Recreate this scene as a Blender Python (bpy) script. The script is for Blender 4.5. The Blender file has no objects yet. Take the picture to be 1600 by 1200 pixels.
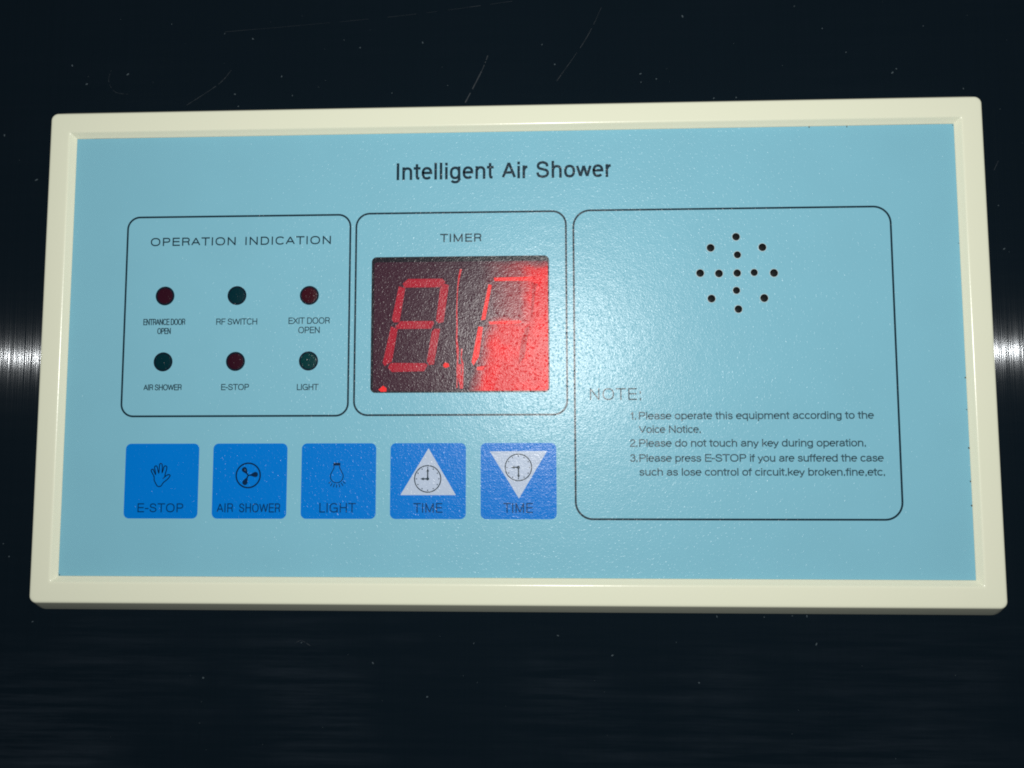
import bpy, bmesh, math, random
from mathutils import Matrix, Vector

random.seed(7)
sc = bpy.context.scene
col = sc.collection
MM = 0.001
CENTRE = Vector((0.0, 0.0, 1.30))            # the panel hangs on a wall, 1.3 m up, facing -Y
PANEL = Matrix.Translation(CENTRE) @ Matrix.Rotation(math.radians(90), 4, 'X')   # local x right, y up, z out of the wall


def on_panel(x, y, z):
    return PANEL @ Vector((x * MM, y * MM, z * MM))


# ------------------------------------------------------------------ camera
cam_data = bpy.data.cameras.new('camera')
cam_data.sensor_width = 36.0
cam_data.lens = 1100.0 / 1600.0 * 36.0
cam_data.clip_start = 0.005
cam_data.clip_end = 50.0
cam = bpy.data.objects.new('camera', cam_data)
col.objects.link(cam)
R = Matrix(((0.999365, 0.004835, 0.0353), (-0.002267, 0.997371, -0.072428), (-0.035558, 0.072302, 0.996749)))
cam.matrix_world = Matrix.Translation(on_panel(7.0731, -19.79513, 161.15474)) @ (PANEL.to_3x3() @ R).to_4x4()
sc.camera = cam

# ------------------------------------------------------------------ world: a dim, bluish dark room
world = bpy.data.worlds.new('World')
sc.world = world
world.use_nodes = True
wbg = world.node_tree.nodes['Background']
wbg.inputs['Color'].default_value = (0.36, 0.62, 1.0, 1)
wbg.inputs['Strength'].default_value = 0.022

# ------------------------------------------------------------------ the phone's torch, a little above the lens
ld = bpy.data.lights.new('torch', 'POINT')
ld.energy = 3.0
ld.color = (1.0, 0.985, 0.95)
ld.shadow_soft_size = 0.0022
torch = bpy.data.objects.new('torch', ld)
col.objects.link(torch)
torch.location = on_panel(19.5, 28.5, 280.0)

sc.view_settings.view_transform = 'Standard'
sc.view_settings.look = 'None'
sc.view_settings.exposure = 0.0
sc.view_settings.gamma = 1.0
sc.cycles.use_denoising = False
sc.cycles.filter_width = 1.9


# ------------------------------------------------------------------ helpers
def link(name, me, parent=None, mat=None):
    o = bpy.data.objects.new(name, me)
    col.objects.link(o)
    if parent is not None:
        o.parent = parent
    if mat is not None:
        me.materials.clear()
        me.materials.append(mat)
    return o


def mesh_from(verts, faces, name='mesh', smooth=False):
    me = bpy.data.meshes.new(name)
    me.from_pydata([(x * MM, y * MM, z * MM) for x, y, z in verts], [], faces)
    me.update()
    if smooth:
        me.polygons.foreach_set('use_smooth', [True] * len(me.polygons))
    return me


class MB:
    def __init__(self):
        self.v = []
        self.f = []

    def poly(self, pts, z, t=0.0):
        """flat n-gon seen from the front, with a thin edge of thickness t"""
        area = sum(pts[i][0] * pts[(i + 1) % len(pts)][1] - pts[(i + 1) % len(pts)][0] * pts[i][1] for i in range(len(pts)))
        if area < 0:
            pts = pts[::-1]
        b = len(self.v)
        n = len(pts)
        self.v += [(x, y, z) for x, y in pts]
        self.f.append(tuple(range(b, b + n)))
        if t:
            self.v += [(x, y, z - t) for x, y in pts]
            for i in range(n):
                j = (i + 1) % n
                self.f.append((b + i, b + n + i, b + n + j, b + j))

    def ribbon(self, pts, w, z, closed=False, t=0.0):
        n = len(pts)
        L, Rr = [], []
        for i in range(n):
            p = Vector(pts[i])
            a = Vector(pts[i - 1]) if (i > 0 or closed) else None
            c = Vector(pts[(i + 1) % n]) if (i < n - 1 or closed) else None
            d1 = (p - a).normalized() if a is not None else None
            d2 = (c - p).normalized() if c is not None else None
            if d1 is None:
                d1 = d2
            if d2 is None:
                d2 = d1
            n1 = Vector((-d1.y, d1.x))
            n2 = Vector((-d2.y, d2.x))
            m = n1 + n2
            if m.length < 1e-6:
                m = n1
            m.normalize()
            k = min(1.6, 1.0 / max(0.4, m.dot(n1)))
            L.append(p + m * w * 0.5 * k)
            Rr.append(p - m * w * 0.5 * k)
        b = len(self.v)
        for l, r in zip(L, Rr):
            self.v += [(l.x, l.y, z), (r.x, r.y, z)]
        for i in range(n if closed else n - 1):
            j = (i + 1) % n
            self.f.append((b + 2 * i, b + 2 * i + 1, b + 2 * j + 1, b + 2 * j))

    def circle_pts(self, cx, cy, r, n=40):
        return [(cx + r * math.cos(2 * math.pi * k / n), cy + r * math.sin(2 * math.pi * k / n)) for k in range(n)]

    def build(self, name, parent, mat, smooth=False):
        return link(name, mesh_from(self.v, self.f, name, smooth), parent, mat)


def rrect(x0, y0, x1, y1, r, n=8):
    pts = []
    for cx, cy, a0 in ((x1 - r, y1 - r, 0), (x0 + r, y1 - r, 90), (x0 + r, y0 + r, 180), (x1 - r, y0 + r, 270)):
        for k in range(n + 1):
            a = math.radians(a0 + 90.0 * k / n)
            pts.append((cx + r * math.cos(a), cy + r * math.sin(a)))
    return pts


def smooth_line(pts, closed=False, sub=4):
    out = []
    n = len(pts)
    rng = range(n) if closed else range(n - 1)
    for i in rng:
        p0 = pts[(i - 1) % n] if (closed or i > 0) else pts[i]
        p1 = pts[i]
        p2 = pts[(i + 1) % n]
        p3 = pts[(i + 2) % n] if (closed or i + 2 < n) else p2
        for k in range(sub):
            t = k / sub
            out.append(tuple(0.5 * ((2 * b) + (-a + c) * t + (2 * a - 5 * b + 4 * c - d) * t * t + (-a + 3 * b - 3 * c + d) * t ** 3)
                             for a, b, c, d in zip(p0, p1, p2, p3)))
    if not closed:
        out.append(pts[-1])
    return out


# ------------------------------------------------------------------ lettering: a plain grotesque drawn stroke by stroke
def arc(cx, cy, rx, ry, a0, a1, n=None, e=2.35):
    n = n or max(4, int(abs(a1 - a0) / 12))
    out = []
    for k in range(n + 1):
        a = math.radians(a0 + (a1 - a0) * k / n)
        c, s_ = math.cos(a), math.sin(a)
        out.append((cx + rx * math.copysign(abs(c) ** (2 / e), c), cy + ry * math.copysign(abs(s_) ** (2 / e), s_)))
    return out


XH = 0.715        # centre-line x-height where the centre-line cap height is 1
DS = -0.29
xm = XH / 2


def bowl(w):
    return arc(w / 2, xm, w / 2, xm, 0, 360, 28)


# glyph: (bearing left, centre-line width, bearing right, strokes)
G = {
    'A': (.05, .80, .05, [[(0, 0), (.40, 1), (.80, 0)], [(.135, .33), (.665, .33)]]),
    'C': (.11, .74, .08, [arc(.40, .5, .40, .5, 38, 322, 26)]),
    'D': (.15, .70, .11, [[(0, 0), (0, 1)], [(0, 1), (.32, 1)] + arc(.32, .5, .38, .5, 84, -84, 16) + [(.32, 0), (0, 0)]]),
    'E': (.15, .60, .09, [[(.60, 1), (0, 1), (0, 0), (.62, 0)], [(0, .52), (.57, .52)]]),
    'F': (.15, .56, .06, [[(.56, 1), (0, 1), (0, 0)], [(0, .50), (.50, .50)]]),
    'G': (.11, .80, .11, [arc(.42, .5, .42, .5, 40, 330, 26), [(.44, .47), (.80, .47), (.80, 0)]]),
    'H': (.15, .68, .15, [[(0, 0), (0, 1)], [(.68, 0), (.68, 1)], [(0, .52), (.68, .52)]]),
    'I': (.15, .0, .15, [[(0, 0), (0, 1)]]),
    'L': (.15, .52, .06, [[(0, 1), (0, 0), (.52, 0)]]),
    'M': (.15, .84, .15, [[(0, 0), (0, 1), (.42, 0), (.84, 1), (.84, 0)]]),
    'N': (.15, .68, .15, [[(0, 0), (0, 1), (.68, 0), (.68, 1)]]),
    'O': (.11, .84, .11, [arc(.42, .5, .42, .5, 0, 360, 36)]),
    'P': (.15, .62, .09, [[(0, 0), (0, 1)], [(0, 1), (.36, 1)] + arc(.36, .735, .26, .265, 80, -80, 12) + [(.36, .47), (0, .47)]]),
    'R': (.15, .66, .09, [[(0, 0), (0, 1)], [(0, 1), (.38, 1)] + arc(.38, .74, .26, .26, 80, -80, 12) + [(.38, .48), (0, .48)],
                          [(.38, .48), (.52, .44), (.58, .36), (.60, .15), (.67, 0)]]),
    'S': (.10, .66, .10, [smooth_line([(.62, .71), (.57, .90), (.33, 1.0), (.10, .92), (.035, .75), (.10, .60), (.34, .52), (.57, .44), (.655, .27), (.58, .08), (.33, 0), (.08, .08), (0, .30)], sub=3)]),
    'T': (.05, .72, .05, [[(0, 1), (.72, 1)], [(.36, 1), (.36, 0)]]),
    'V': (.05, .80, .05, [[(0, 1), (.40, 0), (.80, 1)]]),
    'W': (.05, 1.20, .05, [[(0, 1), (.29, 0), (.60, 1), (.91, 0), (1.20, 1)]]),
    'X': (.05, .78, .05, [[(0, 0), (.76, 1)], [(.02, 1), (.78, 0)]]),
    'a': (.09, .54, .08, [[(.02, .52)] + arc(.26, .47, .225, .245, 150, 20, 9) + [(.49, .12), (.55, .0)],
                          smooth_line([(.49, .44), (.30, .39), (.08, .34), (0, .18), (.07, .04), (.22, 0), (.40, .06), (.49, .22)], sub=3)]),
    'b': (.13, .52, .09, [[(0, 0), (0, 1)], bowl(.52)]),
    'c': (.09, .50, .06, [arc(.27, xm, .27, xm, 38, 322, 20)]),
    'd': (.09, .52, .13, [[(.52, 0), (.52, 1)], bowl(.52)]),
    'e': (.09, .53, .08, [[(0, .385), (.53, .385)] + arc(.265, xm, .265, xm, 5, 318, 24)]),
    'f': (.04, .30, .03, [[(.12, 0), (.12, .82), (.16, .95), (.30, 1.0)], [(0, XH), (.29, XH)]]),
    'g': (.09, .52, .13, [bowl(.52), [(.52, XH), (.52, -.05)] + arc(.265, -.05, .255, .24, 0, -150, 10)]),
    'h': (.13, .48, .13, [[(0, 0), (0, 1)], [(0, .42)] + arc(.25, .46, .23, .255, 160, 0, 10) + [(.48, 0)]]),
    'i': (.13, .0, .13, [[(0, 0), (0, .69)], [(0, .965), (0, .985)]]),
    'k': (.13, .48, .03, [[(0, 0), (0, 1)], [(.45, XH), (0, .27)], [(.17, .43), (.48, 0)]]),
    'l': (.13, .0, .13, [[(0, 0), (0, 1)]]),
    'm': (.13, .86, .13, [[(0, 0), (0, XH)], [(0, .44)] + arc(.225, .48, .205, .235, 160, 0, 9) + [(.43, 0)],
                          [(.43, .44)] + arc(.655, .48, .205, .235, 160, 0, 9) + [(.86, 0)]]),
    'n': (.13, .48, .13, [[(0, 0), (0, XH)], [(0, .42)] + arc(.25, .46, .23, .255, 160, 0, 10) + [(.48, 0)]]),
    'o': (.09, .54, .09, [bowl(.54)]),
    'p': (.13, .52, .09, [[(0, DS), (0, XH)], bowl(.52)]),
    'q': (.09, .52, .13, [[(.52, DS), (.52, XH)], bowl(.52)]),
    'r': (.13, .25, .02, [[(0, 0), (0, XH)], [(0, .42), (.05, .58), (.14, .69), (.25, XH)]]),
    's': (.08, .46, .08, [smooth_line([(.43, .52), (.38, .66), (.23, .715), (.07, .65), (.035, .53), (.10, .42), (.25, .37), (.40, .31), (.46, .19), (.39, .05), (.23, 0), (.06, .05), (0, .20)], sub=3)]),
    't': (.04, .30, .04, [[(.13, .92), (.13, .14), (.17, .02), (.29, .0)], [(0, XH), (.28, XH)]]),
    'u': (.13, .48, .13, [[(.48, XH), (.48, 0)], [(0, XH)] + arc(.23, .255, .23, .255, 180, 340, 10) + [(.48, .30)]]),
    'v': (.03, .52, .03, [[(0, XH), (.26, 0), (.52, XH)]]),
    'w': (.03, .84, .03, [[(0, XH), (.21, 0), (.42, XH), (.63, 0), (.84, XH)]]),
    'y': (.03, .54, .03, [[(0, XH), (.27, .02)], [(.54, XH), (.24, -.12), (.17, -.26), (.03, -.27)]]),
    '1': (.17, .25, .20, [[(0, .72), (.16, .80), (.25, 1), (.25, 0)]]),
    '2': (.08, .54, .08, [smooth_line([(.02, .68), (.08, .91), (.28, 1), (.48, .90), (.52, .70), (.40, .48), (.14, .26), (0, 0)], sub=3) + [(.54, 0)]]),
    '3': (.08, .54, .08, [smooth_line([(.02, .75), (.10, .94), (.28, 1), (.46, .91), (.50, .75), (.42, .58), (.24, .53)], sub=3),
                          smooth_line([(.24, .53), (.46, .48), (.54, .28), (.46, .08), (.26, 0), (.08, .07), (0, .27)], sub=3)]),
    '.': (.15, .0, .15, [[(0, -.05), (0, .07)]]),
    ':': (.15, .0, .15, [[(0, -.05), (0, .08)], [(0, .58), (0, .71)]]),
    ',': (.14, .04, .14, [[(.04, .07), (.04, -.04), (0, -.17)]]),
    '-': (.06, .28, .06, [[(0, .40), (.28, .40)]]),
    ' ': (.17, .0, .17, []),
}


def text(pieces, z, name, parent, mat, wt=0.25):
    """pieces: (string, x0, x1, baseline, cap height[, extra tracking]) in mm; wt is the stroke width in mm.
    Every piece is fitted to its printed extent."""
    mb = MB()
    k = 0
    for pc in pieces:
        s, x0, x1, y, cap = pc[:5]
        tr = pc[5] if len(pc) > 5 else 0.0
        x = 0.0
        strokes = []
        for ch in s:
            bl, gw, br, st = G[ch]
            x += bl
            for line in st:
                strokes.append([(px + x, py) for px, py in line])
            x += gw + br + tr
        xs = [p[0] for l in strokes for p in l]
        a, b = min(xs), max(xs)
        kx = (x1 - x0 - wt) / (b - a)
        ky = cap - wt
        strokes2 = []
        for l in strokes:
            strokes2.append([(x0 + wt / 2 + (px - a) * kx, y + wt / 2 + py * ky) for px, py in l])
        cut = []
        for l in strokes2:                      # sharp corners: two strokes that overlap
            cur = [l[0]]
            for i in range(1, len(l)):
                cur.append(l[i])
                if i < len(l) - 1:
                    d1 = Vector((l[i][0] - l[i - 1][0], l[i][1] - l[i - 1][1]))
                    d2 = Vector((l[i + 1][0] - l[i][0], l[i + 1][1] - l[i][1]))
                    if d1.length > wt and d2.length > wt and d1.angle(d2) > math.radians(100):
                        cut.append(cur)
                        cur = [l[i]]
            cut.append(cur)
        for pts in cut:
            closed = len(pts) > 8 and math.hypot(pts[0][0] - pts[-1][0], pts[0][1] - pts[-1][1]) < 1e-4
            if closed:
                pts = pts[:-1]
            elif len(pts) == 2 or True:        # square ends: reach half a stroke past the centre line
                def ext(p, q):
                    d = math.hypot(p[0] - q[0], p[1] - q[1]) or 1
                    return (p[0] + (p[0] - q[0]) / d * wt / 2, p[1] + (p[1] - q[1]) / d * wt / 2)
                vert = abs(pts[0][0] - pts[1][0]) < 1e-6
                horiz = abs(pts[0][1] - pts[1][1]) < 1e-6
                if vert or horiz:
                    pts[0] = ext(pts[0], pts[1])
                vert = abs(pts[-1][0] - pts[-2][0]) < 1e-6
                horiz = abs(pts[-1][1] - pts[-2][1]) < 1e-6
                if vert or horiz:
                    pts[-1] = ext(pts[-1], pts[-2])
            mb.ribbon(pts, wt, z + 0.0015 * (k % 6), closed=closed)
            k += 1
    return mb.build(name, parent, mat)


# ------------------------------------------------------------------ things: the panel's root first, materials refer to it
panel = bpy.data.objects.new('control_panel', None)
panel.empty_display_size = 0.02
col.objects.link(panel)
panel.matrix_world = PANEL
panel['label'] = 'cream framed light blue air shower control panel on the dark steel wall'
panel['category'] = 'control panel'


# ------------------------------------------------------------------ materials
def new_mat(name):
    m = bpy.data.materials.new(name)
    m.use_nodes = True
    nt = m.node_tree
    return m, nt, nt.nodes['Principled BSDF']


def node(nt, typ, **kw):
    n = nt.nodes.new(typ)
    for k, v in kw.items():
        setattr(n, k, v)
    return n


def panel_coords(nt):
    tc = node(nt, 'ShaderNodeTexCoord')
    tc.object = panel
    return tc.outputs['Object']


SHEET_BUMP = 0.000046


FILM_ROUGH = 0.272


def sheet_bump(nt, bsdf):
    """fine pebble grain of the matt polycarbonate film: the same grain runs over film, print and window"""
    co = panel_coords(nt)
    n1 = node(nt, 'ShaderNodeTexNoise')
    n1.inputs['Scale'].default_value = 3000.0
    n1.inputs['Detail'].default_value = 1.5
    n1.inputs['Roughness'].default_value = 0.6
    nt.links.new(co, n1.inputs['Vector'])
    n2 = node(nt, 'ShaderNodeTexNoise')
    n2.inputs['Scale'].default_value = 420.0
    n2.inputs['Detail'].default_value = 1.0
    nt.links.new(co, n2.inputs['Vector'])
    n3 = node(nt, 'ShaderNodeTexNoise')
    n3.inputs['Scale'].default_value = 1700.0
    n3.inputs['Detail'].default_value = 1.0
    nt.links.new(co, n3.inputs['Vector'])
    pim = node(nt, 'ShaderNodeMapRange')          # sparse steeper pimples that glitter far from the highlight
    pim.interpolation_type = 'SMOOTHSTEP'
    pim.inputs['From Min'].default_value = 0.56
    pim.inputs['From Max'].default_value = 0.80
    nt.links.new(n3.outputs['Fac'], pim.inputs['Value'])
    b3 = node(nt, 'ShaderNodeBump')
    b3.inputs['Distance'].default_value = 0.000044
    nt.links.new(pim.outputs['Result'], b3.inputs['Height'])
    b1 = node(nt, 'ShaderNodeBump')
    nt.links.new(b3.outputs['Normal'], b1.inputs['Normal'])
    b1.inputs['Distance'].default_value = SHEET_BUMP
    nt.links.new(n1.outputs['Fac'], b1.inputs['Height'])
    b2 = node(nt, 'ShaderNodeBump')
    b2.inputs['Distance'].default_value = 0.00005
    nt.links.new(n2.outputs['Fac'], b2.inputs['Height'])
    nt.links.new(b1.outputs['Normal'], b2.inputs['Normal'])
    # the print lies flat under the clear film, so only the film's own gloss follows the grain
    nt.links.new(b2.outputs['Normal'], bsdf.inputs['Coat Normal'])
    bsdf.inputs['Specular IOR Level'].default_value = 0.0
    bsdf.inputs['Coat Weight'].default_value = 0.85
    bsdf.inputs['Coat IOR'].default_value = 1.40
    bsdf.inputs['Coat Roughness'].default_value = FILM_ROUGH
    return co


def sheet_mat(name, color, vary=0.04):
    m, nt, b = new_mat(name)
    co = sheet_bump(nt, b)
    n = node(nt, 'ShaderNodeTexNoise')
    n.inputs['Scale'].default_value = 60.0
    n.inputs['Detail'].default_value = 6.0
    nt.links.new(co, n.inputs['Vector'])
    mp = node(nt, 'ShaderNodeMapRange')
    mp.inputs['To Min'].default_value = 1.0 - vary
    mp.inputs['To Max'].default_value = 1.0 + vary
    nt.links.new(n.outputs['Fac'], mp.inputs['Value'])
    mx = node(nt, 'ShaderNodeVectorMath', operation='SCALE')
    mx.inputs[0].default_value = color
    nt.links.new(mp.outputs['Result'], mx.inputs['Scale'])
    nt.links.new(mx.outputs['Vector'], b.inputs['Base Color'])
    b.inputs['Roughness'].default_value = 0.8
    return m


M_film = sheet_mat('film_light_blue', (0.235, 0.545, 0.675))
M_ink = sheet_mat('print_dark_teal', (0.010, 0.032, 0.050))
M_grey_ink = sheet_mat('print_grey', (0.040, 0.092, 0.120))
M_blue = sheet_mat('print_key_blue', (0.000, 0.200, 0.70))
M_navy_ink = sheet_mat('print_navy', (0.002, 0.022, 0.075))
M_caption_ink = sheet_mat('print_navy_caption', (0.001, 0.045, 0.16))
M_rim = sheet_mat('cut_film_edge', (0.50, 0.66, 0.70))
M_lav = sheet_mat('print_pale_lavender', (0.50, 0.60, 0.76))
M_ring = sheet_mat('indicator_surround', (0.004, 0.014, 0.026))
M_led_red = sheet_mat('indicator_red_off', (0.030, 0.005, 0.013), vary=0.25)
M_led_red2 = sheet_mat('indicator_red_bright', (0.050, 0.006, 0.013), vary=0.6)
M_led_green = sheet_mat('indicator_green_off', (0.001, 0.025, 0.035), vary=0.25)
M_led_green2 = sheet_mat('indicator_green_bright', (0.001, 0.042, 0.045), vary=0.4)
M_window = sheet_mat('window_smoke', (0.012, 0.012, 0.018))
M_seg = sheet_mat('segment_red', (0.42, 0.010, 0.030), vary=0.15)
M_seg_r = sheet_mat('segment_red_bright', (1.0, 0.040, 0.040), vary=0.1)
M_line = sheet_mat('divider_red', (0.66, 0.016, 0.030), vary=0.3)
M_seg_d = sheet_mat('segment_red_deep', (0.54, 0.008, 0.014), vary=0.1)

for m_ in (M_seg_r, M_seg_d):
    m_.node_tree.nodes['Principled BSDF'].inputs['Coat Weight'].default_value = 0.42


def face_mat():
    """dark maroon display face; bright red where the filter sticks to the film, with glare painted in"""
    m, nt, b = new_mat('display_face_filter_glare')
    co = sheet_bump(nt, b)
    sep = node(nt, 'ShaderNodeSeparateXYZ')
    nt.links.new(co, sep.inputs[0])
    wob = node(nt, 'ShaderNodeTexNoise')
    wob.inputs['Scale'].default_value = 170.0
    wob.inputs['Detail'].default_value = 5.0
    wob.inputs['Roughness'].default_value = 0.65
    nt.links.new(co, wob.inputs['Vector'])

    def math_(op, a, c, cl=False):
        n = node(nt, 'ShaderNodeMath', operation=op)
        n.use_clamp = cl
        for i, s in enumerate((a, c)):
            if isinstance(s, (int, float)):
                n.inputs[i].default_value = s
            else:
                nt.links.new(s, n.inputs[i])
        return n.outputs[0]
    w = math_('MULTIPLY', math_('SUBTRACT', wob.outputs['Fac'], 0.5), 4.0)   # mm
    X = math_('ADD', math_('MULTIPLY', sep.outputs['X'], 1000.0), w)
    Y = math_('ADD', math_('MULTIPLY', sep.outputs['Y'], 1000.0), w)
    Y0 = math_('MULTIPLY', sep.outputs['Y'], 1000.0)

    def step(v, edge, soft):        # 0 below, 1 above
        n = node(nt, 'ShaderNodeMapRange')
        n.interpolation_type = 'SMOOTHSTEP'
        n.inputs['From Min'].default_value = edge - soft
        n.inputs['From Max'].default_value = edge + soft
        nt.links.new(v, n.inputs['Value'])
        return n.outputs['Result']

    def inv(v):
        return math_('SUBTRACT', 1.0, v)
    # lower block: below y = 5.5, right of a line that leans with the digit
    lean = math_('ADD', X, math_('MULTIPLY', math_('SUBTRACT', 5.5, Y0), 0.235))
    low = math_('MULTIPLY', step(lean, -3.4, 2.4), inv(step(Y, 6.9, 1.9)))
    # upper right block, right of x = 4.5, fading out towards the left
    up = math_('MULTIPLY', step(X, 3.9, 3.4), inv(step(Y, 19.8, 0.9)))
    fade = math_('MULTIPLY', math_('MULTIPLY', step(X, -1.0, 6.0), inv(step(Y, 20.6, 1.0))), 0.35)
    mask = math_('MAXIMUM', math_('MAXIMUM', low, up), fade)  # red patch: filter contact area, partly glare painted into the colour
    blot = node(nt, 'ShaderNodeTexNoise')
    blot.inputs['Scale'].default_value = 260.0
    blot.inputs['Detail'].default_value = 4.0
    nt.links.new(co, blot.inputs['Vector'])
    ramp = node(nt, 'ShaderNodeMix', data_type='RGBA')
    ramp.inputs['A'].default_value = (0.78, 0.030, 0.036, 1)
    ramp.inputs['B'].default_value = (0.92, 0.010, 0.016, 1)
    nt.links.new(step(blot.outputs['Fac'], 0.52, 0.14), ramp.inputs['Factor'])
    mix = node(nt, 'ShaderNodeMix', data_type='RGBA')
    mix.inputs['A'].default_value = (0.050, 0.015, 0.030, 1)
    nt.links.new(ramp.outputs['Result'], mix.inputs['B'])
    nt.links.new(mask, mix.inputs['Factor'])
    cw = node(nt, 'ShaderNodeMapRange')            # gloss turned down over the red area to weaken its glitter
    cw.inputs['To Min'].default_value = 0.85
    cw.inputs['To Max'].default_value = 0.42
    nt.links.new(mask, cw.inputs['Value'])
    nt.links.new(cw.outputs['Result'], b.inputs['Coat Weight'])
    nt.links.new(mix.outputs['Result'], b.inputs['Base Color'])
    b.inputs['Roughness'].default_value = 0.8
    return m


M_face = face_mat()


def frame_mat():
    m, nt, b = new_mat('frame_cream_plastic')
    co = panel_coords(nt)
    n = node(nt, 'ShaderNodeTexNoise')
    n.inputs['Scale'].default_value = 35.0
    n.inputs['Detail'].default_value = 5.0
    nt.links.new(co, n.inputs['Vector'])
    mix = node(nt, 'ShaderNodeMix', data_type='RGBA')
    mix.inputs['A'].default_value = (0.85, 0.89, 0.69, 1)
    mix.inputs['B'].default_value = (0.87, 0.88, 0.70, 1)
    nt.links.new(n.outputs['Fac'], mix.inputs['Factor'])
    nt.links.new(mix.outputs['Result'], b.inputs['Base Color'])
    g = node(nt, 'ShaderNodeTexNoise')
    g.inputs['Scale'].default_value = 1300.0
    g.inputs['Detail'].default_value = 2.0
    nt.links.new(co, g.inputs['Vector'])
    bp = node(nt, 'ShaderNodeBump')
    bp.inputs['Distance'].default_value = 0.000014
    nt.links.new(g.outputs['Fac'], bp.inputs['Height'])
    nt.links.new(bp.outputs['Normal'], b.inputs['Normal'])
    b.inputs['Roughness'].default_value = 0.22
    b.inputs['Specular IOR Level'].default_value = 0.4
    return m


M_frame = frame_mat()


def steel_mat():
    m, nt, b = new_mat('brushed_dark_steel')
    co = panel_coords(nt)
    # vertical brushing
    mpn = node(nt, 'ShaderNodeMapping')
    mpn.inputs['Scale'].default_value = (4200.0, 5.0, 1.0)
    nt.links.new(co, mpn.inputs['Vector'])
    br = node(nt, 'ShaderNodeTexNoise')
    br.inputs['Scale'].default_value = 1.0
    br.inputs['Detail'].default_value = 2.5
    br.inputs['Roughness'].default_value = 0.7
    nt.links.new(mpn.outputs['Vector'], br.inputs['Vector'])
    bp = node(nt, 'ShaderNodeBump')
    bp.inputs['Distance'].default_value = 0.00024
    nt.links.new(br.outputs['Fac'], bp.inputs['Height'])
    nt.links.new(bp.outputs['Normal'], b.inputs['Normal'])
    # wiped smears
    mp2 = node(nt, 'ShaderNodeMapping')
    mp2.inputs['Scale'].default_value = (24.0, 420.0, 1.0)
    nt.links.new(co, mp2.inputs['Vector'])
    sm = node(nt, 'ShaderNodeTexNoise')
    sm.inputs['Scale'].default_value = 1.0
    sm.inputs['Detail'].default_value = 9.0
    sm.inputs['Roughness'].default_value = 0.66
    nt.links.new(mp2.outputs['Vector'], sm.inputs['Vector'])
    r = node(nt, 'ShaderNodeMapRange')
    r.inputs['From Min'].default_value = 0.3
    r.inputs['From Max'].default_value = 0.7
    r.inputs['To Min'].default_value = 0.140
    r.inputs['To Max'].default_value = 0.155
    nt.links.new(sm.outputs['Fac'], r.inputs['Value'])
    nt.links.new(r.outputs['Result'], b.inputs['Roughness'])
    c = node(nt, 'ShaderNodeMix', data_type='RGBA')
    c.inputs['A'].default_value = (0.018, 0.020, 0.022, 1)
    c.inputs['B'].default_value = (0.060, 0.062, 0.064, 1)
    mr = node(nt, 'ShaderNodeMapRange')
    mr.inputs['From Min'].default_value = 0.3
    mr.inputs['From Max'].default_value = 0.75
    nt.links.new(br.outputs['Fac'], mr.inputs['Value'])
    nt.links.new(mr.outputs['Result'], c.inputs['Factor'])
    nt.links.new(c.outputs['Result'], b.inputs['Base Color'])
    b.inputs['Metallic'].default_value = 1.0
    b.inputs['Anisotropic'].default_value = 1.0
    b.inputs['Anisotropic Rotation'].default_value = 0.0
    tg = node(nt, 'ShaderNodeTangent', direction_type='UV_MAP')
    tg.uv_map = 'UVMap'
    nt.links.new(tg.outputs['Tangent'], b.inputs['Tangent'])
    # faint diffuse veil: reflected room light put in as colour, plus cleaning smears
    out = nt.nodes['Material Output']
    df = node(nt, 'ShaderNodeBsdfDiffuse')
    vr = node(nt, 'ShaderNodeMix', data_type='RGBA')
    vr.inputs['A'].default_value = (0.0042, 0.0088, 0.0135, 1)
    vr.inputs['B'].default_value = (0.014, 0.021, 0.029, 1)
    v2 = node(nt, 'ShaderNodeMapRange')
    v2.inputs['From Min'].default_value = 0.42
    v2.inputs['From Max'].default_value = 0.72
    nt.links.new(sm.outputs['Fac'], v2.inputs['Value'])
    sp = node(nt, 'ShaderNodeSeparateXYZ')
    nt.links.new(co, sp.inputs[0])
    low = node(nt, 'ShaderNodeMapRange')
    low.inputs['From Min'].default_value = -0.055
    low.inputs['From Max'].default_value = -0.075
    low.inputs['To Min'].default_value = 0.07
    low.inputs['To Max'].default_value = 1.0
    nt.links.new(sp.outputs['Y'], low.inputs['Value'])
    ml = node(nt, 'ShaderNodeMath', operation='MULTIPLY')
    nt.links.new(v2.outputs['Result'], ml.inputs[0])
    nt.links.new(low.outputs['Result'], ml.inputs[1])
    pn = node(nt, 'ShaderNodeTexNoise')            # the wiping left patches, some streaked, some bare
    pn.inputs['Scale'].default_value = 26.0
    pn.inputs['Detail'].default_value = 6.0
    nt.links.new(co, pn.inputs['Vector'])
    pr = node(nt, 'ShaderNodeMapRange')
    pr.inputs['From Min'].default_value = 0.42
    pr.inputs['From Max'].default_value = 0.66
    pr.inputs['To Min'].default_value = 0.12
    nt.links.new(pn.outputs['Fac'], pr.inputs['Value'])
    mm = node(nt, 'ShaderNodeMath', operation='MULTIPLY')
    nt.links.new(ml.outputs[0], mm.inputs[0])
    nt.links.new(pr.outputs['Result'], mm.inputs[1])
    nt.links.new(mm.outputs[0], vr.inputs['Factor'])
    nt.links.new(vr.outputs['Result'], df.inputs['Color'])
    ad = node(nt, 'ShaderNodeAddShader')
    nt.links.new(b.outputs['BSDF'], ad.inputs[0])
    nt.links.new(df.outputs['BSDF'], ad.inputs[1])
    nt.links.new(ad.outputs['Shader'], out.inputs['Surface'])
    return m


M_steel = steel_mat()


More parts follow.
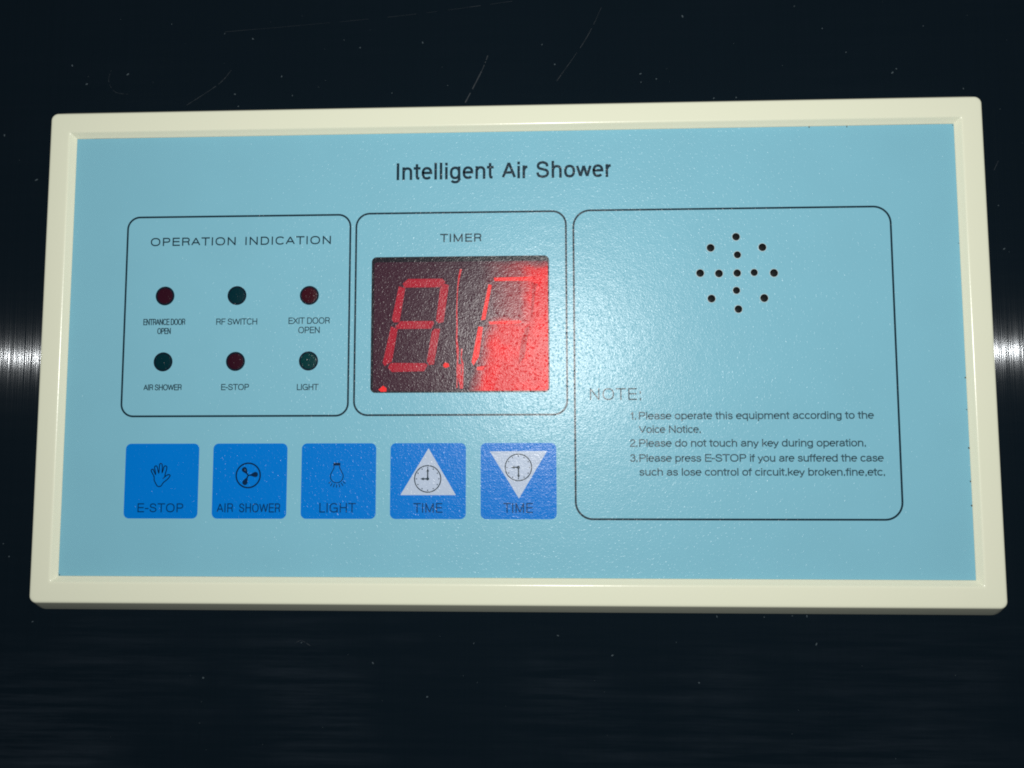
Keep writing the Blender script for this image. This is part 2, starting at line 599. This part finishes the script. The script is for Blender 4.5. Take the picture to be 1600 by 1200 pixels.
def plain(name, color, rough=0.6):
    m, nt, b = new_mat(name)
    n = node(nt, 'ShaderNodeTexNoise')
    n.inputs['Scale'].default_value = 400.0
    nt.links.new(panel_coords(nt), n.inputs['Vector'])
    mx = node(nt, 'ShaderNodeMix', data_type='RGBA')
    mx.inputs['A'].default_value = tuple(c * 0.8 for c in color) + (1,)
    mx.inputs['B'].default_value = tuple(min(1, c * 1.2) for c in color) + (1,)
    nt.links.new(n.outputs['Fac'], mx.inputs['Factor'])
    nt.links.new(mx.outputs['Result'], b.inputs['Base Color'])
    b.inputs['Roughness'].default_value = rough
    return m


M_dark = plain('black_plastic', (0.010, 0.014, 0.016), 0.7)
M_dust = plain('lint', (0.05, 0.075, 0.09), 0.9)
M_scratch = plain('scratched_steel', (0.010, 0.018, 0.025), 0.6)
M_glue = plain('old_glue', (0.05, 0.06, 0.05), 0.7)

# ------------------------------------------------------------------ the wall: a brushed steel sheet
WZ = -5.5
w = [(-450, -350), (450, -350), (450, 350), (-450, 350)]
vs = [(x, y, WZ) for x, y in w] + [(x, y, WZ - 1.5) for x, y in w]
fs = [(0, 1, 2, 3), (7, 6, 5, 4), (0, 4, 5, 1), (1, 5, 6, 2), (2, 6, 7, 3), (3, 7, 4, 0)]
wme = mesh_from(vs, fs, 'wall')
uv = wme.uv_layers.new(name='UVMap')
for lp in wme.loops:
    v = wme.vertices[lp.vertex_index].co
    uv.data[lp.index].uv = (v.x * 2 + v.z, v.y * 2 + v.z)
wall = link('wall', wme, None, M_steel)
wall.matrix_world = PANEL
wall['kind'] = 'structure'

SCR = [([(-68.62, 71.04), (-71.75, 67.48), (-79.66, 62.22)], .22), ([(-4.6, 73.41), (-6.17, 69.38), (-10.4, 61.04)], .30),
       ([(23.38, 85.01), (19.39, 76.94), (12.29, 66.56)], .14), ([(-70.51, 81.0), (-46.34, 82.59), (-22.37, 84.49), (1.4, 87.2)], .10),
       ([(-99.17, 71.69), (-99.71, 68.88), (-97.97, 66.04), (-94.36, 65.31)], .16),
       ([(-49.71, -68.21), (-48.21, -67.61), (-46.08, -68.76)], .2), ([(115.52, 42.5), (116.67, 44.81)], .2)]
for pts, wd in SCR:
    mb = MB()
    line = smooth_line(pts, sub=10)
    for i in range(len(line) - 1):          # broken, uneven scratch
        if random.random() < 0.82:
            mb.ribbon([line[i], line[i + 1]], wd * random.uniform(0.35, 1.0), WZ + 0.01)
    mb.build('scratch', wall, M_scratch)

DUST = [(-109.22, 73.07), (-105.24, 68.17), (-94.88, 70.44), (-84.09, 83.32), (-70.5, 80.51), (-63.34, 79.01), (-40.34, 78.15), (-36.31, 76.09), (-55.87, 69.12), (-28.23, 64.31), (-66.6, 61.64), (-67.49, 64.77), (-53.04, 64.15), (-20.73, 77.04), (-14.5, 65.98), (8.75, 75.88), (11.85, 70.77), (32.64, 67.9), (32.76, 65.81), (36.48, 66.54), (43.1, 82.24), (70.12, 84.17), (76.66, 78.36), (82.08, 72.29), (93.85, 67.88), (92.91, 66.95), (109.38, 62.64), (100.64, 78.43), (55.56, 61.5), (50.21, 61.45), (-112.8, -63.68), (-7.83, -67.87), (-18.59, -80.05), (-48.2, -68.05), (-71.3, -76.26), (-31.31, -72.55), (11.67, -65.99), (24.09, -70.34), (68.5, -61.2), (48.12, -61.42), (65.19, -61.16), (58.83, -61.49), (70.45, -67.39), (43.74, -76.28), (116.11, 34.0), (116.9, 23.58), (-119.33, -48.48), (-120.9, -45.47), (-125.77, 55.37), (-117.02, 43.78)]
mb = MB()


def flake(x, y, s, el=1.0):
    a = random.uniform(0, math.pi)
    n = 6
    pts = []
    for k in range(n):
        t = 2 * math.pi * k / n
        px, py = s * el * math.cos(t) * random.uniform(.7, 1.2), s * math.sin(t) * random.uniform(.7, 1.2)
        pts.append((x + px * math.cos(a) - py * math.sin(a), y + px * math.sin(a) + py * math.cos(a)))
    mb.poly(pts, WZ + 0.08, 0.07)


for x, y in DUST:
    flake(x, y, random.uniform(.10, .19), random.uniform(1, 2.2))
for k in range(150):
    x, y = random.uniform(-140, 140), random.uniform(-105, 105)
    if abs(x) < 113 and abs(y) < 61.5:
        continue
    flake(x, y, random.uniform(.03, .07), random.uniform(1, 2.5))
dust = mb.build('dust', None, M_dust)
dust.matrix_world = PANEL
dust['kind'] = 'stuff'
dust['label'] = 'tiny pale dust specks scattered on the dark steel wall'
dust['category'] = 'dust'

# ------------------------------------------------------------------ the cream frame: one lofted moulding
HX, HY = 110.0, 57.97
stations = [(-2.75, -5.49, 3.0), (-2.69, -5.35, 2.95), (-0.30, -0.62, 1.75), (-0.16, -0.36, 1.65), (-0.02, -0.18, 1.55), (0.16, -0.06, 1.4),
            (0.40, -0.01, 1.25), (0.75, 0.0, 1.1), (2.4, 0.03, 0.9), (4.10, 0.0, 0.7), (4.36, -0.012, 0.6), (4.56, -0.06, 0.52), (4.72, -0.16, 0.46),
            (4.86, -0.30, 0.4), (5.05, -0.50, 0.34), (5.66, -1.10, 0.2), (5.82, -1.22, 0.15), (5.82, -1.7, 0.15)]
NC = 7
verts, faces = [], []
for d, z, r in stations:
    verts += [(x, y, z) for x, y in rrect(-(HX - d), -(HY - d), HX - d, HY - d, r, NC)]
n = 4 * (NC + 1)
for i in range(len(stations) - 1):
    for k in range(n):
        j = (k + 1) % n
        faces.append((i * n + k, i * n + j, (i + 1) * n + j, (i + 1) * n + k))
fr = mesh_from(verts, faces, 'frame', smooth=True)
bm = bmesh.new()
bm.from_mesh(fr)
bmesh.ops.recalc_face_normals(bm, faces=bm.faces)
up = sum(f.normal.z * f.calc_area() for f in bm.faces)
if up < 0:
    bmesh.ops.reverse_faces(bm, faces=bm.faces)
bm.to_mesh(fr)
bm.free()
link('frame', fr, panel, M_frame)

# ------------------------------------------------------------------ the printed film, with real holes for the speaker
Z0 = -1.20
HOLES = [(53.45, 26.02, .86), (47.55, 23.48, .88), (59.43, 23.47, .88), (53.66, 21.76, .80), (45.02, 17.55, .88), (49.33, 17.42, .88), (53.51, 17.48, .84),
         (57.39, 17.57, .80), (61.91, 17.41, .90), (53.24, 13.41, .80), (47.49, 11.55, .88), (59.52, 11.57, .90), (53.58, 9.05, .86)]
cu = bpy.data.curves.new('film', 'CURVE')
cu.dimensions = '2D'
cu.fill_mode = 'BOTH'
cu.extrude = 0.12 * MM


def add_spline(pts):
    s = cu.splines.new('POLY')
    s.points.add(len(pts) - 1)
    for p, (x, y) in zip(s.points, pts):
        p.co = (x * MM, y * MM, 0, 1)
    s.use_cyclic_u = True


add_spline([(-104.14, -52.11), (104.14, -52.11), (104.14, 52.11), (-104.14, 52.11)])
for x, y, r in HOLES:
    add_spline([(x + r * math.cos(2 * math.pi * k / 24), y + r * math.sin(2 * math.pi * k / 24)) for k in range(24)])
ob = bpy.data.objects.new('film', cu)
col.objects.link(ob)
bpy.context.view_layer.update()
fm = bpy.data.meshes.new_from_object(ob.evaluated_get(bpy.context.evaluated_depsgraph_get()))
bpy.data.objects.remove(ob)
for v in fm.vertices:
    v.co.z += (Z0 - 0.12) * MM
link('overlay_film', fm, panel, M_film)

# the moulded sound holes behind the film
for x, y, r in HOLES:
    prof = [(r + .17, Z0 + .004), (r + .10, Z0 + .07), (r + .02, Z0 + .06), (r - .03, Z0 - .02), (r - .05, -4.2), (0.02, -4.3)]
    N = 20
    v = []
    f = []
    for i, (rr, z) in enumerate(prof):
        v += [(x + rr * math.cos(2 * math.pi * k / N), y + rr * math.sin(2 * math.pi * k / N), z) for k in range(N)]
        if i:
            for k in range(N):
                j = (k + 1) % N
                f.append(((i - 1) * N + k, (i - 1) * N + j, i * N + j, i * N + k))
    me = mesh_from(v, f, 'speaker_hole', True)
    h = link('speaker_hole', me, panel)
    me.materials.append(M_rim)
    me.materials.append(M_dark)
    for p in me.polygons:
        p.material_index = 0 if p.index < 2 * N else 1

# old glue specks along the film's edge
mb = MB()
for x, y in [(104.0, -30.34), (104.0, -35.73), (103.95, -14.29), (104.0, -22.91), (103.9, 51.8), (-103.87, -51.9), (71.02, 51.95), (79.72, 51.9), (103.95, 23.9), (104.0, -7.04)]:
    s = random.uniform(.12, .24)
    mb.poly([(x + s * random.uniform(.5, 1) * math.cos(k * 1.05), y + 1.3 * s * random.uniform(.6, 1.1) * math.sin(k * 1.05)) for k in range(6)], Z0 + .06, .05)
g = mb.build('glue_speck', panel, M_glue)
g['kind'] = 'stuff'

# ------------------------------------------------------------------ print on the film
ZP = Z0 + 0.02
for (x0, y0, x1, y1, r) in ((-90.73, -15.20, -36.92, 32.5, 2.9), (-35.5, -15.10, 14.05, 32.68, 3.2), (15.8, -38.9, 88.85, 32.76, 3.9)):
    mb = MB()
    mb.ribbon(rrect(x0, y0, x1, y1, r, 10), 0.44, ZP, closed=True)
    mb.build('printed_outline', panel, M_ink)

text([('Intelligent', -26.02, -2.85, 40.72, 4.1, .09), ('Air', -1.0, 5.4, 40.72, 4.1, .09), ('Shower', 7.15, 25.01, 40.72, 4.1, .09)], ZP, 'printed_title', panel, M_ink, 0.62)
text([('OPERATION', -85.05, -64.45, 25.45, 2.0, .12), ('INDICATION', -62.1, -41.55, 25.45, 2.0, .12)], ZP, 'printed_heading', panel, M_ink, 0.30)
text([('TIMER', -15.55, -5.75, 25.6, 1.98, .12)], ZP, 'printed_heading', panel, M_ink, 0.30)
text([('NOTE:', 19.28, 30.94, -11.8, 2.72, .10)], ZP, 'printed_heading', panel, M_ink, 0.28)
for ln in ([('1.', 28.4, 29.75, -16.3, 1.76), ('Please operate this equipment according to the', 30.38, 83.31, -16.3, 1.76)],
           [('Voice Notice.', 30.27, 44.38, -19.4, 1.76)],
           [('2.', 28.28, 29.95, -22.55, 1.76), ('Please do not touch any key during operation.', 30.35, 81.28, -22.55, 1.76)],
           [('3.', 28.23, 29.95, -25.95, 1.76), ('Please press E-STOP if you are suffered the case', 30.35, 85.12, -25.95, 1.76)],
           [('such as lose control of circuit.key broken.fine,etc.', 30.3, 85.25, -29.1, 1.76)]):
    text(ln, ZP, 'printed_note', panel, M_grey_ink, 0.27)
CAP = [('ENTRANCE DOOR', -86.16, -76.04, 6.4, 1.5), ('OPEN', -82.72, -79.48, 4.25, 1.45), ('RF SWITCH', -68.6, -58.79, 6.35, 1.5),
       ('EXIT DOOR', -51.31, -41.46, 6.42, 1.53), ('OPEN', -48.95, -43.85, 4.2, 1.53), ('AIR SHOWER', -85.59, -76.4, -9.1, 1.42),
       ('E-STOP', -66.99, -60.36, -9.12, 1.45), ('LIGHT', -49.01, -43.89, -9.2, 1.45)]
for c in CAP[:1] + CAP[2:4] + CAP[5:]:
    extra = {'ENTRANCE DOOR': [CAP[1]], 'EXIT DOOR': [CAP[4]]}.get(c[0], [])
    text([c] + extra, ZP, 'printed_caption', panel, M_ink, 0.20)

# ------------------------------------------------------------------ indicator lights
for x, y, mt, lb in ((-81.14, 13.38, M_led_red, 'red indicator light, unlit'), (-63.8, 13.32, M_led_green, 'dark green indicator light, unlit'),
                     (-46.47, 13.2, M_led_red2, 'red indicator light, unlit'), (-81.09, -2.36, M_led_green, 'dark green indicator light, unlit'),
                     (-63.75, -2.35, M_led_red, 'red indicator light, unlit'), (-46.39, -2.35, M_led_green2, 'dark green indicator light, unlit')):
    mb = MB()
    mb.poly(mb.circle_pts(x, y, 2.27), ZP, 0.02)
    ring = mb.build('indicator_light', panel, M_ring)
    ring['label'] = lb
    mb = MB()
    N = 32
    rings = [(1.86, ZP + .005), (1.75, ZP + .02), (1.2, ZP + .05), (.6, ZP + .07)]
    for rr, z in rings:
        mb.v += [(x + rr * math.cos(2 * math.pi * k / N), y + rr * math.sin(2 * math.pi * k / N), z) for k in range(N)]
    for i in range(3):
        for k in range(N):
            j = (k + 1) % N
            mb.f.append((i * N + k, i * N + j, (i + 1) * N + j, (i + 1) * N + k))
    mb.f.append(tuple(range(3 * N, 4 * N)))
    mb.build('lens', ring, mt, True)

# ------------------------------------------------------------------ the timer window
mb = MB()
mb.poly(rrect(-31.7, -9.93, 10.05, 22.16, 1.15), ZP, 0.02)
window = mb.build('display_window', panel, M_window)
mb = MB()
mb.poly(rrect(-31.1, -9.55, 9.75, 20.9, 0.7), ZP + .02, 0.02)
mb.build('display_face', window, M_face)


def D(px, py):          # survey of the window: 0.0316 mm per step from its upper left corner
    return (-31.7 + (px - 100) * 0.0315, 22.16 - (py - 98) * 0.0316)


ZS = ZP + .04
LEFT = [[(375, 265), (630, 265), (655, 290), (610, 330), (345, 330), (335, 300)],
        [(305, 320), (355, 335), (350, 360), (312, 590), (270, 590), (255, 570)],
        [(640, 300), (680, 315), (642, 590), (605, 600), (585, 580), (615, 335)],
        [(300, 605), (320, 582), (565, 582), (572, 600), (550, 640), (300, 640), (280, 620)],
        [(250, 620), (300, 640), (260, 880), (205, 915), (190, 890)],
        [(575, 640), (617, 640), (572, 905), (535, 910), (518, 880), (555, 660)],
        [(240, 905), (255, 892), (505, 895), (525, 910), (500, 955), (260, 960), (230, 930)]]
for s in LEFT:
    mb = MB()
    mb.poly([D(*p) for p in s], ZS, 0.02)
    mb.build('segment', window, M_seg)
RIGHT = [[(1015, 262), (1300, 256), (1310, 272), (1290, 288), (1020, 288)],
         [(975, 310), (1000, 318), (952, 575), (920, 580)],
         [(975, 590), (1210, 582), (1225, 595), (1200, 606), (985, 612)],
         [(900, 625), (935, 630), (905, 850), (865, 915), (850, 890)],
         [(890, 925), (950, 918), (932, 950), (890, 950)]]
for s in RIGHT:
    mb = MB()
    mb.poly([D(*p) for p in s], ZS, 0.02)
    mb.build('segment', window, M_seg_r)
for s in ([(1290, 295), (1345, 315), (1330, 335), (1300, 560), (1285, 560), (1300, 340)],
          [(1250, 640), (1285, 618), (1265, 700), (1240, 860), (1195, 910), (1215, 740)]):
    mb = MB()
    mb.poly([D(*p) for p in s], ZS - .015, 0.004)
    mb.build('segment', window, M_seg_d)
mb = MB()
mb.poly([D(*p) for p in ((640, 908), (655, 890), (682, 900), (686, 922), (660, 932), (642, 924))], ZS, .02)
mb.build('decimal_point', window, M_seg_r)
mb = MB()
mb.poly([D(*p) for p in ((160, 1090), (195, 1060), (222, 1080), (220, 1104), (180, 1106))], ZS, .02)
mb.build('marker_dot', window, M_seg_r)
mb = MB()
lft = [(762, 195), (750, 250), (742, 330), (738, 420), (735, 520), (737, 620), (734, 720), (738, 800), (742, 860), (738, 940), (740, 1000), (738, 1080)]
wid = [16, 14, 8, 7, 9, 10, 11, 18, 12, 12, 8, 9]
for i in range(len(lft) - 1):
    a, b_ = lft[i], lft[i + 1]
    mb.poly([D(a[0], a[1]), D(a[0] + wid[i], a[1]), D(b_[0] + wid[i + 1], b_[1]), D(b_[0], b_[1])], ZS)
rgt = [(772, 790), (770, 860), (776, 900), (778, 960), (768, 1010), (764, 1085)]
wid = [12, 8, 16, 14, 22, 24]
for i in range(len(rgt) - 1):
    a, b_ = rgt[i], rgt[i + 1]
    mb.poly([D(a[0], a[1]), D(a[0] + wid[i], a[1]), D(b_[0] + wid[i + 1], b_[1]), D(b_[0], b_[1])], ZS)
mb.poly([D(744, 905), D(774, 905), D(768, 1085), D(748, 1000)], ZS - .01)
mb.build('divider_line', window, M_line)

# ------------------------------------------------------------------ the five keys
KEYS = [(-89.24, -71.76), (-68.40, -50.92), (-47.55, -30.13), (-26.80, -9.33), (-5.92, 11.45)]
ZK = ZP + .02
keys = []
for (x0, x1), lb in zip(KEYS, ('blue key with an open hand above E-STOP', 'blue key with a fan above AIR SHOWER', 'blue key with a lamp bulb above LIGHT',
                               'blue key with an upward triangle above TIME', 'blue key with a downward triangle above TIME')):
    mb = MB()
    mb.poly(rrect(x0, -38.93, x1, -21.6, 1.25), ZP, 0.02)
    k = mb.build('key', panel, M_blue)
    k['label'] = lb
    keys.append(k)

hand = [(-82.26, -29.49), (-82.39, -29.05), (-82.94, -28.1), (-83.01, -27.77), (-82.79, -27.54), (-82.53, -27.63), (-82.31, -28.1), (-81.91, -28.82), (-82.09, -27.82), (-82.26, -27.21), (-82.13, -26.85), (-81.79, -26.79), (-81.6, -27.1), (-81.21, -28.49), (-81.11, -27.27), (-81.06, -26.43), (-80.78, -26.21), (-80.49, -26.43), (-80.4, -27.27), (-80.42, -28.38), (-80.16, -27.6), (-79.98, -26.93), (-79.62, -26.77), (-79.35, -26.99), (-79.36, -27.54), (-79.67, -28.71), (-79.7, -29.27), (-79.43, -29.05), (-78.92, -28.8), (-78.52, -28.91), (-78.59, -29.27), (-79.22, -29.99), (-80.0, -30.6), (-80.54, -31.38), (-80.94, -31.55), (-81.45, -31.44), (-81.99, -30.6), (-82.24, -30.05)]
mb = MB()
mb.ribbon(smooth_line(hand, True, 3), 0.24, ZK, closed=True)
mb.ribbon([(-80.2, -29.77), (-79.72, -29.3)], 0.2, ZK)
mb.build('hand_icon', keys[0], M_navy_ink)

mb = MB()
cx, cy = -60.03, -28.99
mb.ribbon(mb.circle_pts(cx, cy, 2.82, 56), 0.34, ZK, closed=True)
fan = mb
for tx, ty in ((-61.19, -27.31), (-57.91, -28.72), (-60.94, -31.01)):
    d = Vector((tx - cx, ty - cy))
    L = d.length + 0.1
    u = d.normalized()
    q = Vector((-u.y, u.x))
    shape = [(-.05, .12), (.28, .18), (.5, .42), (.70, .60), (.88, .58), (1.0, .34), (1.04, 0)]
    pts = [Vector((cx, cy)) + u * (a * L) + q * b_ for a, b_ in shape] + [Vector((cx, cy)) + u * (a * L) - q * b_ for a, b_ in shape[::-1][1:]]
    fan.poly([tuple(p) for p in pts], ZK + .002)
fan.build('fan_icon', keys[1], M_navy_ink)

mb = MB()
mb.poly([(-40.1, -26.1), (-38.47, -26.1), (-38.47, -26.72), (-40.1, -26.72)], ZK + .002)
bc = (-39.26, -29.2)
bulb = [(-39.95, -26.7), (-39.92, -27.3), (-40.28, -27.95)]
for k in range(17):
    a = math.radians(140 + 260 * k / 16)
    bulb.append((bc[0] + 1.5 * math.cos(a), bc[1] + 1.5 * math.sin(a)))
bulb += [(-38.22, -27.95), (-38.6, -27.3), (-38.6, -26.7)]
mb.ribbon(bulb, 0.20, ZK)
RAYS = [(-41.17, -30.51), (-40.56, -31.08), (-40.48, -31.08), (-40.68, -31.64), (-39.77, -30.95), (-40.02, -31.72), (-39.25, -31.03), (-39.29, -31.8), (-38.73, -30.95), (-38.53, -31.72), (-38.21, -30.69), (-37.76, -31.38), (-37.82, -30.36), (-37.24, -30.87)]
RAYS[0], RAYS[1] = (-40.60, -30.45), (-41.15, -30.80)
RAYS[2], RAYS[3] = (-40.30, -30.80), (-40.72, -31.45)
for i in range(0, 14, 2):
    mb.ribbon([RAYS[i], RAYS[i + 1]], 0.19, ZK + .002)
mb.build('bulb_icon', keys[2], M_navy_ink)

for key, tri, c, hands in ((keys[3], [(-17.98, -22.75), (-11.6, -33.5), (-24.45, -33.5)], (-18.14, -29.79), ((-18.14, -27.3), (-19.85, -29.79))),
                           (keys[4], [(-3.83, -23.5), (9.35, -23.42), (2.86, -34.25)], (2.75, -27.17), ((2.80, -29.7), (1.05, -27.17)))):
    mb = MB()
    mb.poly(tri, ZK)
    mb.build('triangle', key, M_lav)
    mb = MB()
    Z = ZK + .015
    mb.ribbon(mb.circle_pts(c[0], c[1], 3.03, 60), 0.24, Z, closed=True)
    for k in range(12):
        a = math.radians(30 * k)
        for_ = (c[0] + 2.45 * math.cos(a), c[1] + 2.45 * math.sin(a))
        to = (c[0] + 2.72 * math.cos(a), c[1] + 2.72 * math.sin(a))
        mb.ribbon([for_, to], 0.24, Z)
    for hx, hy in hands:
        d = Vector((hx - c[0], hy - c[1]))
        u = d.normalized()
        q = Vector((-u.y, u.x))
        C0 = Vector(c)
        mb.ribbon([tuple(C0 - u * .25), tuple(C0 + u * (d.length - .5))], 0.30, Z + .002)
        mb.poly([tuple(C0 + d), tuple(C0 + u * (d.length - .8) + q * .34), tuple(C0 + u * (d.length - .8) - q * .34)], Z + .003)
    mb.poly(mb.circle_pts(c[0], c[1], .36, 14), Z + .004)
    mb.build('clock_icon', key, M_ink)
for key, s, x0, x1, cap in ((keys[0], [('E-STOP', -85.96, -75.14)], 0, 0, 2.08), (keys[1], [('AIR', -67.28, -63.35), ('SHOWER', -62.0, -52.3)], 0, 0, 2.1),
                            (keys[2], [('LIGHT', -43.2, -34.72)], 0, 0, 2.2), (keys[3], [('TIME', -21.4, -14.68)], 0, 0, 2.2), (keys[4], [('TIME', -.73, 6.05)], 0, 0, 2.25)):
    text([(t, a, b_, -37.5, cap, .08) for t, a, b_ in s], ZK, 'key_caption', key, M_caption_ink, 0.27)
